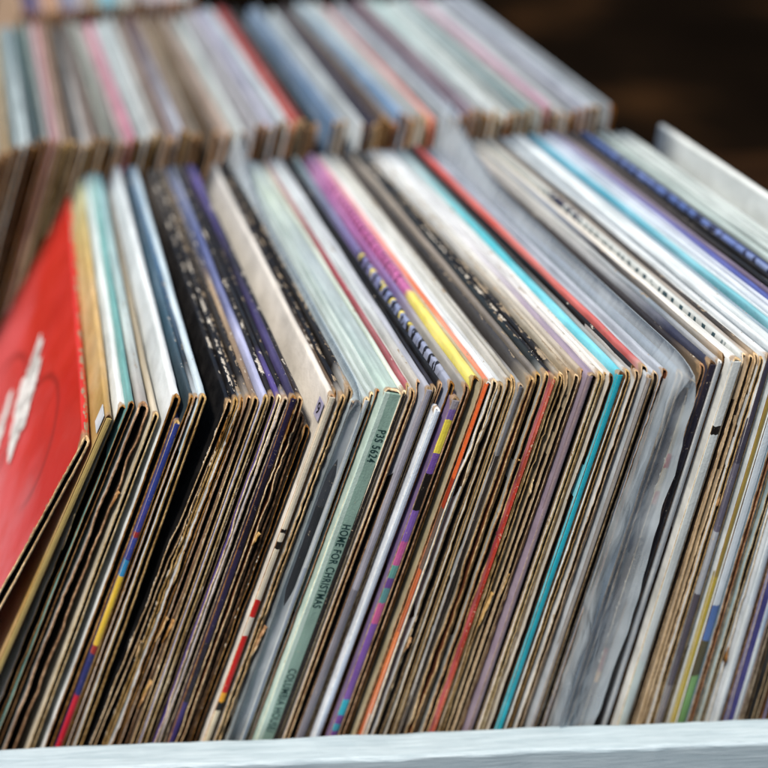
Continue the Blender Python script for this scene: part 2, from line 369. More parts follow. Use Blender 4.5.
r(461, 4.4, 7, dict(c='6d5a86', w=.4), 'g', 'k', spine=[(0, '8d8a92'), (6, '6f5a98'), (12, 'd6c84a'), (31, '6b4d98'), (43, '15100f'), (60, '14100f'), (64, '7a5aa8'), (84, 'b85a92'), (98, '5f968f'), (106, '6a4a90'), (112, '5b8f92'), (122, 'c25f92'), (135, '7a55a4'), (160, '74519c'), (186, '2ea3b8'), (197, '6d4a92'), (203, '3f9ab0'), (208, '6d4a92'), (211, 'd79b35'), (217, '6d4a98'), (232, '1b1316'), (238, '7a55a4')], cw='purple', L='short sleeve with purple, yellow, pink and blue patterned spine', A='purple patterned spine')
r(467, 3.0, 0, dict(c=[(0, '8f8e8b'), (.2, 'a3a39c'), (.35, '6a5a94'), (.55, '9a5c9c'), (1, 'a470a4')], w=.5), 'b', 'k', cw='grey')
r(475, 4.6, 0, dict(b=[(9, '3a2430')], c=[(0, 'd9cf3f'), (.31, 'd8c83a'), (.33, 'b0478f'), (.8, 'b8679f'), (1, '9d7fa8')], w=.25), 'b', 'k', keep=1, m=[('5e1a4c', 6.5, 0, 6, .36, .85, .42)], cw='yellow and magenta', L='sleeve with yellow near half and magenta lettered far half', A='yellow and magenta sleeve')  # dark lower band b: shade of the gap painted into the cover colour
r(481, 1.9, 0, dict(c=[(0, 'a39878'), (.3, 'b5a98c'), (.4, 'a86888'), (1, 'b87a9a')], w=.5), 'b', 'k', cw='tan')
r(487, 2.9, 0, dict(c=[(0, 'd06a32'), (.4, 'cf6a3a'), (.6, 'c9827c'), (1, 'c79aa6')], w=.35), 'w', 'k', spine=[(0, 'c95a28'), (55, '8d2f14'), (72, '5a4a40'), (110, 'a8552c'), (150, 'cf7238'), (205, 'c4a58e')], sw=.6, cw='orange', L='orange edged sleeve with orange spine, right of the yellow one', A='orange edged sleeve')
r(496, 4.2, 0, dict(c=[(0, 'ccd3d6'), (1, 'c9d0d0')], w=.3), 'l', 'g', cw='white', amp=1.7, rag=.6, flare=1.0, L='white sleeve with wavy pale opening, right of the orange edged one', A='wavy white sleeve')
r(504, 3.8, 2, dict(c=[(0, 'bcc3c6'), (.5, 'c6cccc'), (1, 'c2c8c4')], w=.3), 'g', 'g', cw='white', amp=1.5, flare=1.0)
r(512, 3.8, 0, dict(c=[(0, 'b3b1a8'), (.5, 'c0c5c2'), (1, 'c6cac4')], w=.55), 't', 'b', cw='off-white', amp=.5)
r(518, 3.2, 1, dict(c=[(0, '8f8672'), (.1, 'a9aaa3'), (1, 'b5b7b0')], w=.7), 't', 'k', cw='grey', cr=8)
r(524, 2.6, 3, dict(c=[(0, '9aa0a4'), (.1, '6b6a68'), (1, '6f6c68')], w=.4), 'g', 'k', cw='dark grey', spine=[(0, '5d6066'), (40, '2a2624'), (90, '191513')])
r(533, 4.2, 0, dict(c=[(0, '8e8676'), (.06, '3d3b3a'), (.5, '2d2a28'), (1, '57514b')], w=.7), 't', 'o', cw='charcoal', amp=1.1, rag=.7, flare=.8, L='charcoal sleeve with broad wavy tan opening showing rust lining', A='charcoal wavy sleeve')
r(541, 3.6, 0, dict(c=[(0, 'a79d8c'), (.04, '6a6660'), (.5, '8d857b'), (1, '8f8a80')], w=.8), 't', 'k', cw='grey', amp=.9)
r(549, 3.8, 0, dict(c=[(0, '9fa39f'), (.05, '1f2626'), (.4, '1a1f20'), (1, '2c2f2e')], w=.8), 't', 'k', cw='black', amp=1.0, m=0)
r(556, 1.9, 0, dict(c=[(0, 'b43a48'), (.03, '171414'), (.5, '101010'), (1, '28292a')], w=.9), 't', 'k', spine=[(0, 'a9483a'), (30, '8f3a2a'), (60, '9c2f22'), (120, '8a2a1c'), (170, 'a83e30'), (220, '6a1818')], sw=.62, cw='black', L='worn black sleeve with thin red spine', A='thin red spine')
r(561.5, 2.8, 0, dict(c=[(0, 'a8a08f'), (.06, '15120f'), (1, '1c1a18')], w=1.1), 't', 'b', cw='black', amp=.7, rag=.6)
r(567, 3.0, 0, dict(c=[(0, 'a39476'), (.12, '1c1915'), (.5, '3a3a36'), (1, 'a9adab')], w=1.1), 't', 'b', cw='black', amp=.8, rag=.7, cr=7)
r(573, 3.2, 0, dict(c=[(0, 'a08d6c'), (.1, '9b9482'), (.3, '8b867a'), (.6, 'b5b9b8'), (1, 'c2c9cb')], w=1.0), 't', 'b', cw='stained', amp=.7, cr=8, L='stained cardboard sleeve with crushed brown corner', A='stained cardboard sleeve')
r(579, 3.0, 0, dict(c=[(0, '9c8c70'), (.1, 'ada491'), (.5, 'bdbdb4'), (1, 'c4cccd')], w=.9), 't', 'b', cw='pale')
r(585, 3.0, 0, dict(c=[(0, 'a3947c'), (.1, 'b3ab9d'), (.5, 'c4c8c6'), (1, 'c9d0d2')], w=.7), 'b', 'b', cw='off-white')
r(595, 5.0, 0, dict(c=[(0, '8f8094'), (.25, '968a9c'), (.4, 'b9b9c0'), (.6, 'c6ccd0'), (1, 'c6d0d4')], w=.25), 'g', 'k', spine=[(0, '7c6e76')], sw=.5, cw='mauve', L='mauve fronted sleeve fading to white at its far end', A='mauve sleeve')
r(603, 3.4, 0, dict(c=[(0, 'c9c6c0'), (.4, 'c2c4c6'), (1, 'c2ccd2')], w=.7), 'l', 'k', cw='white')
r(609, 2.8, 0, dict(c=[(0, 'cfccc2'), (.5, 'c8ccd0'), (1, 'a9b9bf')], w=.5), 't', 'k', cw='white')
r(614, 2.8, 2, dict(c=[(0, 'b9b4a8'), (.4, 'c5c9c8'), (1, '93a7ae')], w=.5), 'd', 'k', cw='white', amp=.6)
r(623, 4.6, 0, dict(c=[(0, '35b4c8'), (.55, '3fb6c6'), (.75, '6fb0b8'), (1, '8f9fa5')], w=.12), 'd', 'k', spine=[(0, '22a2b6'), (120, '2098aa'), (200, '2aa6b8')], sw=.72, cw='cyan', L='bright cyan sleeve with cyan spine', A='bright cyan sleeve')
r(629.5, 2.8, 0, dict(c=[(0, 'cdd4d6'), (.06, '9ba1a0'), (.4, '3a3836'), (1, '5c5f62')], w=.5), 't', 'k', cw='grey')
r(635, 3.0, 0, dict(c=[(0, '1a1716'), (1, '12100f')], w=.3), 'd', 'k', cw='black')
r(640, 2.6, 0, dict(c=[(0, 'c2c4c2'), (.25, '9a9794'), (.4, '1f1b1a'), (1, '17130f')], w=.6), 't', 'k', cw='pale', amp=.8)
r(646, 3.4, 0, dict(c=[(0, 'c9c2bc'), (.05, 'b5403c'), (.3, 'b8453a'), (.6, 'bd3c2c'), (1, 'c9342a')], w=.6), 't', 'k', keep=1, cw='red', amp=.9, L='red edged sleeve with flecked corner, left of the clear plastic bag', A='red edged sleeve')
r(654, 3.2, 3, dict(c=[(0, 'a9b2ba'), (1, '9aa6b4')], w=.2), 'g', 'k', spine=[(0, '7d7a78'), (60, '807d7a'), (200, '85868a')], sw=.6, cw='grey')
r(661, 3.2, 3, dict(c=[(0, 'a4adb8'), (1, '929eb0')], w=.2), 'g', 'g', cw='grey', amp=.7)
r(668, 3.0, 3, dict(c=[(0, 'a3aebb'), (1, '909cae')], w=.2), 'b', 'o', cw='grey blue')
r(684, 4.4, 4, dict(c=[(0, '8b9aa8'), (.4, '8292a4'), (.7, '7c8494'), (1, '808ca0')], w=.2), 'g', 'g', bag=(.010, .007, .021, .0078, .0014, .40), cw='grey', L='sleeve in a loose clear plastic bag that stands above the row', A='clear plastic bag')
r(700, 3.4, 9, dict(c=[(0, '4a3a2c'), (.5, '5a4a3c'), (1, '77736e')], w=.9), 'l', 'k', spine=[(0, '30241a'), (12, 'a39a84'), (40, 'a02c22'), (48, 'b5a890'), (62, '8f2a20'), (70, '19120e'), (120, '2a1c10'), (160, '8f3820'), (175, 'c08a3a'), (182, '3a1c10'), (200, '14100c')], cw='brown', L='short brown sleeve with red and orange blotched spine beside plastic bag', A='red blotched spine')
r(707, 3.0, 2, dict(c=[(0, '6f5c40'), (.1, '2d2a2c'), (1, '4a4644')], w=.6), 'b', 'k', cw='dark')
r(714, 4.0, 0, dict(c=[(0, '2c2f42'), (.12, '30344a'), (.3, '8f959a'), (.6, '9fa09c'), (1, '8c8a8c')], w=.3), 'd', 'k', spine=[(0, '24212e'), (60, '17131a'), (140, '120f12')], cw='navy', L='sleeve with navy blue corner and near black spine', A='navy cornered sleeve')
r(720, 2.6, 0, dict(c=[(0, 'a9adb0'), (.2, '7d8a96'), (.5, 'b5bab9'), (1, 'b7b5ad')], w=.5), 'w', 'k', spine=[(0, '9aa2a8'), (120, 'a9b0b4')], cw='grey')
r(727, 3.0, 0, dict(c=[(0, 'a08868'), (.08, '8b8880'), (.4, '3f3e40'), (.6, '8b96a4'), (1, 'a3a6a3')], w=.7), 'd', 'k', cw='grey')
r(738, 5.4, 0, dict(c=[(0, 'cdd2d0'), (.5, 'd0cdc2'), (1, 'cbcabb')], w=.2), 'l', 'k', spine=[(0, 'c6cdcc'), (36, '15110f'), (41, 'c2cbcb'), (180, 'bccac8')], cw='white', L='white box sleeve with black notch across its white spine', A='white box sleeve')
r(747, 4.8, 0, dict(c=[(0, 'bfc6c4'), (.6, 'b7bfbd'), (1, 'b3b9b5')], m=[('2b4a54', 8.2, 1.2, 4.6, .05, .72, .42), ('1d2340', 60, 0, 4.4, .55, .68, .9)], w=.3), 't', 'b', cw='pale grey', L='pale grey sleeve with row of dark teal marks along its top', A='teal marked sleeve')
r(753.5, 2.8, 0, dict(c=[(0, 'b59e7c'), (.06, '98928a'), (1, '99958c')], w=.6), 't', 'b', cw='grey')
r(759, 3.0, 0, dict(c=[(0, 'a38d6c'), (.1, '3e3a36'), (1, '4c4a48')], w=.7), 't', 'b', cw='dark grey', amp=.7)
r(765, 3.0, 0, dict(c=[(0, 'c2c6c6'), (1, 'bac6cc')], w=.5), 't', 'b', cw='white', amp=.7)
r(771, 3.2, 0, dict(c=[(0, 'c6ced2'), (1, 'b5c4cc')], w=.4), 'd', 'k', cw='white', spine=[(0, '3a3848'), (60, '5a5868'), (100, '9aa0a8'), (140, '4a4650'), (200, '6f6c70')])
r(777, 2.8, 0, dict(c=[(0, '8a97a0'), (1, '7e8f9b')], w=.3), 'l', 'k', cw='grey blue')
r(783, 3.0, 0, dict(c=[(0, 'cbd6da'), (1, 'c2d0d6')], w=.2), 'b', 'k', cw='white', spine=[(0, '8c7a3c'), (130, 'a8963a')], L='white topped sleeve with thin mustard yellow spine', A='mustard yellow spine')
r(792, 5.0, 0, dict(c=[(0, 'cbd7db'), (1, 'c6d3d9')], w=.15), 'd', 'k', spine=[(0, 'c6d2da'), (148, '4d6ba0'), (172, '4a4630'), (195, '6f9a62')], cw='white', L='white sleeve with blue and green patches low on its spine', A='blue and green patched spine')
r(799, 3.0, 0, dict(c=[(0, '7a94a4'), (1, '8096a6')], w=.3), 'b', 'o', cw='blue grey')
r(806, 3.4, 0, dict(c=[(0, '7fb8c4'), (.3, '64b0c0'), (.6, '2fa0bc'), (1, '3fa4c0')], w=.12), 't', 'b', cw='turquoise', L='turquoise sleeve right of the white sleeves, far end bright', A='turquoise sleeve')
r(812, 3.0, 0, dict(c=[(0, '9fb8bf'), (.5, '9bbcc6'), (1, 'a3bccc')], w=.2), 'l', 'c', cw='pale teal', amp=.8)
r(819, 3.4, 0, dict(c=[(0, 'c9d4dc'), (1, 'b5c6d6')], w=.15), 'l', 'k', cw='pale blue', amp=1.2)
r(826, 3.4, 0, dict(c=[(0, 'c6d2dc'), (1, 'adbed2')], w=.15), 'w', 'k', cw='pale blue', spine=[(0, 'b9c6ce'), (150, 'c2ccd0')])
r(832, 3.0, 0, dict(c=[(0, 'bcc8d6'), (1, '9aa9c2')], w=.15), 'b', 'b', cw='pale blue')
r(838, 3.2, 0, dict(c=[(0, '5468a8'), (.3, '3a4a98'), (.7, '6a68a0'), (1, '8d8fb0')], w=.2), 'l', 'k', cw='royal blue', L='royal blue sleeve fading lilac at its far end', A='royal blue sleeve')
r(844, 3.0, 0, dict(c=[(0, '33367c'), (.4, '3c3a80'), (.8, '6a5f80'), (1, '8a8290')], w=.3), 'w', 'k', cw='indigo', spine=[(0, '5a76a8'), (100, '9fb2c4'), (170, 'b5c0c4')])
r(850, 3.0, 0, dict(c=[(0, '5a4c6a'), (.5, '6d6478'), (1, '8c8488')], w=.3), 'g', 'k', cw='dull purple')
r(857, 3.4, 0, dict(c=[(0, '1a1a1e'), (.3, '141312'), (1, '5c5450')], w=.5), 'g', 'g', cw='black')
r(864, 3.2, 0, dict(c=[(0, '16161a'), (.2, 'a3a9a8'), (.28, '12110f'), (1, '14120f')], w=.4), 'l', 'k', cw='black')
r(871, 3.4, 0, dict(c=[(0, '201f30'), (.3, '171513'), (1, '1a1612')], w=.4), 'b', 'k', cw='black')
r(879, 4.4, 0, dict(c=[(0, '6d78a8'), (.2, '9aaac4'), (.4, '4f6cb0'), (1, '4868ac')], w=.25), 'b', 'k', cw='blue', m=[('22284a', 13, 0, 5, .1, .9, .35)], L='broad blue sleeve with dark blotches before the pale green ones', A='broad blue sleeve')
r(886, 3.2, 0, dict(c=[(0, '28345c'), (.4, '2d4684'), (1, '3a5494')], w=.2), 'b', 'k', cw='deep blue')
r(892, 2.8, 0, dict(c=[(0, '14151a'), (1, '1d222e')], w=.2), 'd', 'k', cw='black')
r(901, 4.4, 0, dict(c=[(0, 'a9bcba'), (1, 'a3b8b6')], w=.12), 'l', 'k', cw='pale green')
r(909, 3.4, 0, dict(c=[(0, 'b3c2c0'), (1, 'adbdbb')], w=.12), 'l', 'k', cw='pale green')
r(917, 3.4, 2, dict(c=[(0, '9fb0b0'), (1, 'a6b6b4')], w=.12), 'l', 'k', cw='pale green')
r(926, 3.4, 1, dict(c=[(0, 'b4c2c2'), (1, 'b0bebe')], w=.12), 'l', 'k', cw='pale grey')
r(934, 3.2, 0, dict(c=[(0, 'b9c6c4'), (1, 'b2c0be')], w=.12), 'l', 'k', cw='pale green')
r(942, 3.4, 2, dict(c=[(0, 'aebcba'), (1, 'b4c0be')], w=.12), 'w', 'k', cw='pale grey')
r(986, 4.4, -3, dict(c=[(0, 'dbe4e4'), (1, 'dde6e4')], w=.06), 'w', 'k', cw='white', L='tall white box sleeve closing the right end of the front row', A='tall white box sleeve')

ORD = ['first', 'second', 'third', 'fourth', 'fifth', 'sixth', 'seventh', 'eighth', 'ninth', 'tenth', 'eleventh', 'twelfth', 'thirteenth', 'fourteenth', 'fifteenth']
def auto_label(items, where, anchor_cap=12):
    """give each item without a label of its own one that counts from the nearest marked neighbour"""
    last = None; n = 0
    for it in items:
        if it.get('A'): last = it['A']; n = 0; continue
        n += 1
        it['L'] = f"{it['cw']} sleeve, {ORD[n-1]} one right of the {last}{where}" if n > 1 else f"{it['cw']} sleeve, directly right of the {last}{where}"

EDW = {'b': 'brown', 't': 'tan', 'l': 'cream', 'g': 'grey', 'w': 'white', 'o': 'rusty', 'd': 'dark'}
front = []
for q in rows:
    d = dict(q['o']); d['q'] = q
    front.append(d)
auto_label(front, '')

def relax(items, mmpx):
    xs = [it['q']['nx'] for it in items]; x0 = list(xs)
    for it in range(400):
        for i in range(len(xs)-1):
            need = (items[i]['q']['t']+items[i+1]['q']['t'])/2*1.02/mmpx
            g = xs[i+1]-xs[i]
            if g < need: m = (need-g)/2; xs[i] -= m; xs[i+1] += m
        if it < 380: xs = [x+(a-x)*.06 for x, a in zip(xs, x0)]
    for i, it in enumerate(items): it['q']['nx'] = xs[i]
    print('RELAX max shift px', max(abs(a-b) for a, b in zip(xs, x0)))

def build_record(q, o, M, det, seed, label, group):
    H = HS-q['dh']*MM; W = .334; t = q['t']*MM
    e = empty('record_sleeve', label, 'record sleeve', group)
    e.matrix_world = M
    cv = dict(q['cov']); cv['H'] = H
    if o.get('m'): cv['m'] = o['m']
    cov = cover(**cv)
    c = random.choice([.0005, .0007, .0009, .0011, .0015])*(1.15 if o.get('amp', 0) > 1 else 1)
    c = min(c, t*.36)
    sp = o.get('spine')
    amp = .8*o.get('amp', random.choice([.12, .2, .35])); rag = o.get('rag', .35)
    if sp or o.get('mint'): amp *= .3; rag = .1
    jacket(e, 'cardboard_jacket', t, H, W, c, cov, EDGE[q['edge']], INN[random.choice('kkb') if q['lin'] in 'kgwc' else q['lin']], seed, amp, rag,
           0 if sp or o.get('mint') else o.get('flare', random.uniform(.0, .35)), o.get('cr', random.uniform(2.5, 5)) if not (sp or o.get('mint')) else 2.2, det,
           bow=random.uniform(-.5, .5), droop=random.uniform(-.3, .8))
    if sp:
        slab(e, 'spine', (t-.0002)*o.get('sw', 1), H-.0014, .0022, -.0006, -t*(1-o.get('sw', 1))/2, 0, spine_mat(sp, H, w=cv.get('w', .3)), seed+5, 30, .1, front_round=.0010)
    elif o.get('mint'):
        pass
    else:
        lin = INN[q['lin']]
        g = t-2*c
        if det == 2 or random.random() < .4:
            slab(e, 'inner_sleeve', min(.0007, g*.4), H-.008, .29, random.choice([.004, .012, .018, .024, .028])+random.uniform(-.001, .001), random.uniform(-.12, .12)*g, .002, INN[q['lin']] if q['lin'] != 'k' else random.choice([INN['k']]*5+[INN['b'], INN['g']]), seed+9, 20, .08)
    return e

def torn_flap(e, t, z0, ln, side, seed, mat):
    """a sliver of board peeled off the opening edge and curling outwards"""
    V = []; F = []; n = 12
    for i in range(n+1):
        f = i/n; z = z0+ln*f; w = .0016*math.sin(math.pi*min(1, f*1.15+.02))*(1+.5*fbm(f*6, seed, 2))
        cur = .0026*f*f*(1+.5*fbm(f*4, seed+4, 2)); xo = side*(t/2-.0002)+side*.0007*f
        for dx in (-.0002, .0002):
            V.append((xo+dx+side*.3*cur, .0004-cur-w, z)); V.append((xo+dx, .0012-cur*.6+w*.4, z))
    for i in range(n):
        a = i*4
        F += [(a, a+1, a+5, a+4), (a+2, a+6, a+7, a+3), (a, a+4, a+6, a+2), (a+1, a+3, a+7, a+5)]
    F += [(0, 2, 3, 1), (n*4, n*4+1, n*4+3, n*4+2)]
    return mk('torn_flap', V, F, [mat], None, e, smooth=True)

GF = 'records leaning in the front row'
mats_text = simple('dark_ink', '14312f', '1d3d3a', .6, ns=500)
def lettering(parent, body, size, mat, loc, rot, name='lettering', sx=1.0):
    cu = bpy.data.curves.new(name, 'FONT'); cu.body = body; cu.size = size; cu.extrude = .00003; cu.space_character = 1.12
    cu.align_y = 'CENTER'; cu.offset = .00006
    tmp = bpy.data.objects.new(name, cu); COL.objects.link(tmp)
    dg = bpy.context.evaluated_depsgraph_get(); dg.update()
    me = bpy.data.meshes.new_from_object(tmp.evaluated_get(dg))
    bpy.data.objects.remove(tmp)
    me.materials.clear(); me.materials.append(mat)
    ob = bpy.data.objects.new(name, me); COL.objects.link(ob); ob.parent = parent
    ob.location = loc; ob.rotation_euler = rot; ob.scale = (sx, 1, 1)
    return ob

def plastic(name, tint, alpha, rough):
    nt = NT(name); vv, x, y, z, rnd = nt.obj()
    n = nt.noise(nt.mapv(vv, (1, .5, 1)), 20, 2, .5)
    n2 = nt.noise(nt.mapv(vv, (1, 1, .3)), 55, 3, .5)
    rid = nt.math('ABSOLUTE', nt.math('SUBTRACT', n2, .5))
    n3 = nt.noise(vv, 70, 3, .6)
    b = nt.bsdf(hexc(tint), nt.sm(n3, .3, .7, rough-.1, rough+.14), nt.math('ADD', nt.math('MULTIPLY', n, .8), nt.math('MULTIPLY', rid, -1.6)), .75, .004, spec=.9)
    tr = nt.n('ShaderNodeBsdfTransparent', {0: (.88, .92, .95, 1)})
    mx = nt.n('ShaderNodeMixShader', {0: nt.sm(n, .3, .7, alpha-.12, alpha+.12), 1: tr.outputs[0], 2: b.outputs[0]})
    nt.t.links.new(mx.outputs[0], nt.out.inputs[0])
    return nt.m

for i, o in enumerate(front):          # sleeves in crowded places are the thin single ones
    q = o['q']
    a = front[i-1]['q']['nx'] if i else q['nx']-12; b = front[i+1]['q']['nx'] if i+1 < len(front) else q['nx']+12
    if not (o.get('spine') or o.get('mint') or o.get('keep')): q['t'] = max(1.9, min(q['t'], (b-a)/2*.47*random.choice([.8, .9, .95, .98])))
relax(front, .47)
for i, o in enumerate(front):
    q = o['q']; nx = q['nx']
    jl = random.uniform(-.2, .2)
    if not (o.get('spine') or o.get('A') or o.get('keep')): q['dh'] += random.choice([0, .3, .8, 1.2, 1.8])
    M = pose(nx, interp(LEAN, nx)+jl+o.get('dl', 0), interp(YAW, nx)+random.uniform(-.12, .12), (interp(BY, nx)+(random.uniform(-2.4, -1.2) if o.get('spine') or o.get('mint') else random.uniform(-1.6, 2.4)))*MM)
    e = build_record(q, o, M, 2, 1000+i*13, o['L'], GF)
    H = HS-q['dh']*MM; t = q['t']*MM
    flaps = {238: 3, 245: 4, 251: 3, 347: 2, 354: 2, 303: 2, 496: 1, 573: 2, 561: 1, 809: 1, 819: 2, 147: 1, 126: 1, 759: 1, 541: 1}
    for kf in range(next((v for a, v in flaps.items() if abs(a-q['nx0']) < 1.2), 0)):
        torn_flap(e, t, H*(.92-.58*random.random()), random.uniform(.010, .026), random.choice((-1, 1)), i*7+kf, EDGE[random.choice('tlb')])
    if o.get('sticker'):
        st = simple('white_sticker', 'c8ced2', 'b4bcc4', .5, ns=120)
        ink = simple('blue_ink', '26365c', None, .6)
        s = mk('price_sticker', [(-t/2-.0010, .0008, H-.0115), (-t/2-.0010, .0125, H-.0115), (-t/2-.0010, .0125, H-.001), (-t/2-.0010, .0008, H-.001),
                                (-t/2-.0013, .0008, H-.0115), (-t/2-.0013, .0125, H-.0115), (-t/2-.0013, .0125, H-.001), (-t/2-.0013, .0008, H-.001)],
               [(4, 5, 6, 7), (0, 3, 2, 1), (0, 1, 5, 4), (1, 2, 6, 5), (2, 3, 7, 6), (3, 0, 4, 7)], [st], None, e)
    if o.get('stick'):
        st = simple('lilac_sticker', '8f8da6', 'a3a1b4', .5, ns=120)
        s = mk('price_sticker', [(-t/2-.0008, .0006, H-.016), (-t/2-.0008, .0088, H-.016), (-t/2-.0008, .0088, H-.006), (-t/2-.0008, .0006, H-.006),
                                (-t/2-.0011, .0006, H-.016), (-t/2-.0011, .0088, H-.016), (-t/2-.0011, .0088, H-.006), (-t/2-.0011, .0006, H-.006)],
               [(4, 5, 6, 7), (0, 3, 2, 1), (0, 1, 5, 4), (1, 2, 6, 5), (2, 3, 7, 6), (3, 0, 4, 7)], [st], None, e)
        s['label'] = 'lilac sticker with a black 9'
        lettering(s, '9', .009, simple('black_ink', '0c0b0c', None, .5), (-t/2-.0012, .0072, H-.0112), (math.radians(90), 0, math.radians(-90)), 'numeral')
    if o.get('mint'):
        sp = slab(e, 'spine', t, H-.0016, .0024, -.0010, 0, 0, spine_mat([(0, '86a498')], H, stripe=(-1.9, 'b7cec4'), w=.05), 77, 30, .0, front_round=.0005)
        yb = -.00108
        for body, dz in (('P3S 5624', .0215), ('HOME FOR CHRISTMAS', .0775), ('COLUMBIA HOUSE/', .170)):
            lettering(sp, body, .0063, mats_text, (.0008, yb, H-dz), (math.radians(90), math.radians(90), 0), sx=.72)
    if o.get('bag'):
        out, lift, far_lift, ball, fit, alpha = o['bag']
        pm = plastic('clear_plastic', 'c8d4dc', alpha, .15)
        # a loose bag: two sheets that balloon at the open near end and stand above the record
        V = []; F = []; ny, nz = 60, 90
        for s in (0, 1):
            for a in range(ny+1):
                y = -out+(.340+out)*a/ny
                for b in range(nz+1):
                    z = .004+(H+lift-.004)*b/nz
                    top = z/(H+lift)
                    far = max(0, (y-.2)/.125)
                    zz = z+far_lift*far*far*max(0, top-.85)/.15
                    if y < .02: zz -= .004*(1-(y+out)/(.02+out))**3*top**8
                    gap = t/2+fit+ball*math.sin(math.pi*min(1, top*.97))*math.exp(-max(0, y+out)/.05)
                    gap *= 1-max(0, (top-.95)/.05)**2*.92
                    x = (-gap if s == 0 else gap)+.0007*fbm(y*22+z*14, 9+int(nx)//9, 3)*min(1, max(0, 1-top)*12+.3)
                    fo = abs(fbm(y*38+z*26, 61+s, 2))+.7*abs(fbm(z*44-y*30, 67+s, 2))
                    x += (-1 if s == 0 else 1)*ball*.28*(.45-fo)*math.exp(-max(0, y)/.09)*min(1, (1-top)*14+.1)
                    V.append((x, y+.0015*fbm(z*12, 5, 2), zz))
        st_ = (ny+1)*(nz+1)
        for s in (0, 1):
            for a in range(ny):
                for b in range(nz):
                    i0 = s*st_+a*(nz+1)+b
                    f = (i0, i0+nz+1, i0+nz+2, i0+1)
                    F.append(f if s else f[::-1])
        for a in range(ny):
            i0 = a*(nz+1)+nz; F.append((i0, i0+nz+1, i0+nz+1+st_, i0+st_))
        for b in range(nz): F.append((b, b+1, b+1+st_, b+st_))
        bg = mk('plastic_bag', V, F, [pm], None, e, smooth=True)

# ---- the red cover at the left end, leaning out of the stack
def red_cover():
    nt = NT('red_printed_cover'); vv, x, y, z, rnd = nt.obj()
    yy = nt.math('DIVIDE', y, .312); zz = nt.math('DIVIDE', z, HS)
    n = nt.noise(nt.mapv(vv, (1, 1, 1)), 11, 3, .5)
    col = nt.mix(nt.sm(n, .35, .65), hexc('b02016'), hexc('c02c1e'))
    # pinkish gloss reflection painted into the colour low on the cover
    cl = nt.math('ADD', zz, nt.math('MULTIPLY', nt.math('SUBTRACT', nt.noise(vv, 16, 3), .5), .55))
    col = nt.mix(nt.math('MULTIPLY', nt.sm(cl, .62, .9, 1, 0), .75), col, hexc('cf5a5e'))
    # dark contour curve
    for cy, cz, ra, rb in ((.30, .80, .17, .115), (.62, .66, .2, .12)):
        a = nt.math('POWER', nt.math('DIVIDE', nt.math('SUBTRACT', yy, cy), ra), 2.0)
        b = nt.math('POWER', nt.math('ABSOLUTE', nt.math('DIVIDE', nt.math('SUBTRACT', zz, cz), rb)), 2.0)
        rr = nt.math('SQRT', nt.math('ADD', a, b))
        rr = nt.math('ADD', rr, nt.math('MULTIPLY', nt.math('SUBTRACT', n, .5), .35))
        k = nt.math('MULTIPLY', nt.sm(nt.math('ABSOLUTE', nt.math('SUBTRACT', rr, 1.0)), .02, .10, 1, 0), nt.math('MULTIPLY', nt.sm(zz, cz-.08, cz+.02), .55))
        col = nt.mix(k, col, hexc('7c1a14'))
    d = nt.math('SUBTRACT', HS, z)
    col = wear_colour(nt, col, vv, x, y, d, 1.5, False, .5)
    nt.bsdf(col, nt.sm(nt.noise(vv, 30, 3), .3, .7, .28, .45), nt.noise(vv, 35, 3), .3, .002)
    return nt.m
M = pose(88, 31.9, 7.1, .0025)
e = empty('record_sleeve', 'red record cover with white brushed lettering, leaning out at the left end', 'record sleeve', GF); e.matrix_world = M
jk = jacket(e, 'cardboard_jacket', .0042, HS, .336, .00125, red_cover(), EDGE['t'], INN['k'], 55, 1.3, .7, .4, 5, 2)
white_ink = simple('white_ink', 'e6e6e2', 'd2d0ce', .5, ns=120)
def stroke(parent, pts, widths, seed):
    """rough brushed letter stroke lying on the left face; pts in (y, z) of the cover"""
    V = []; F = []; n = 14; out = []
    for k in range(len(pts)-1):
        for i in range(n if k < len(pts)-2 else n+1):
            f = i/n; y = pts[k][0]+(pts[k+1][0]-pts[k][0])*f; z = pts[k][1]+(pts[k+1][1]-pts[k][1])*f
            w = 1.2*(widths[k]+(widths[k+1]-widths[k])*f)
            dy, dz = pts[k+1][0]-pts[k][0], pts[k+1][1]-pts[k][1]; L = math.hypot(dy, dz)
            out.append((y, z, -dz/L, dy/L, w))
    for j, (y, z, ny_, nz_, w) in enumerate(out):
        wa = w*(1+.35*fbm(j*.6, seed, 2)); wb = w*(1+.35*fbm(j*.6, seed+9, 2))
        V.append((-.0042/2-.0013, y+ny_*wa, z+nz_*wa)); V.append((-.0042/2-.0013, y-ny_*wb, z-nz_*wb))
    for j in range(len(out)-1): F.append((2*j, 2*j+1, 2*j+3, 2*j+2))
    return V, F
Vt, Ft = [], []
strokes = [
 ([(.197, .270), (.182, .262), (.172, .252)], [.001, .006, .007]),
 ([(.186, .272), (.176, .258), (.160, .262)], [.003, .007, .006]),
 ([(.178, .250), (.160, .240), (.150, .236)], [.006, .008, .005]),
 ([(.168, .266), (.152, .256), (.142, .250)], [.005, .007, .006]),
 ([(.156, .244), (.140, .234), (.130, .232)], [.006, .008, .006]),
 ([(.146, .256), (.132, .246), (.124, .240)], [.004, .006, .005]),
 ([(.136, .238), (.124, .230), (.112, .224)], [.007, .006, .001]),
 ([(.196, .226), (.182, .218), (.176, .208)], [.003, .006, .004]),
 ([(.176, .214), (.162, .204), (.156, .196)], [.004, .007, .003])]
for k, (p, w) in enumerate(strokes):
    V, F = stroke(None, p, w, 300+k); b0 = len(Vt); Vt += V; Ft += [tuple(a+b0 for a in f) for f in F]
mk('lettering', Vt, Ft, [white_ink], None, jk)

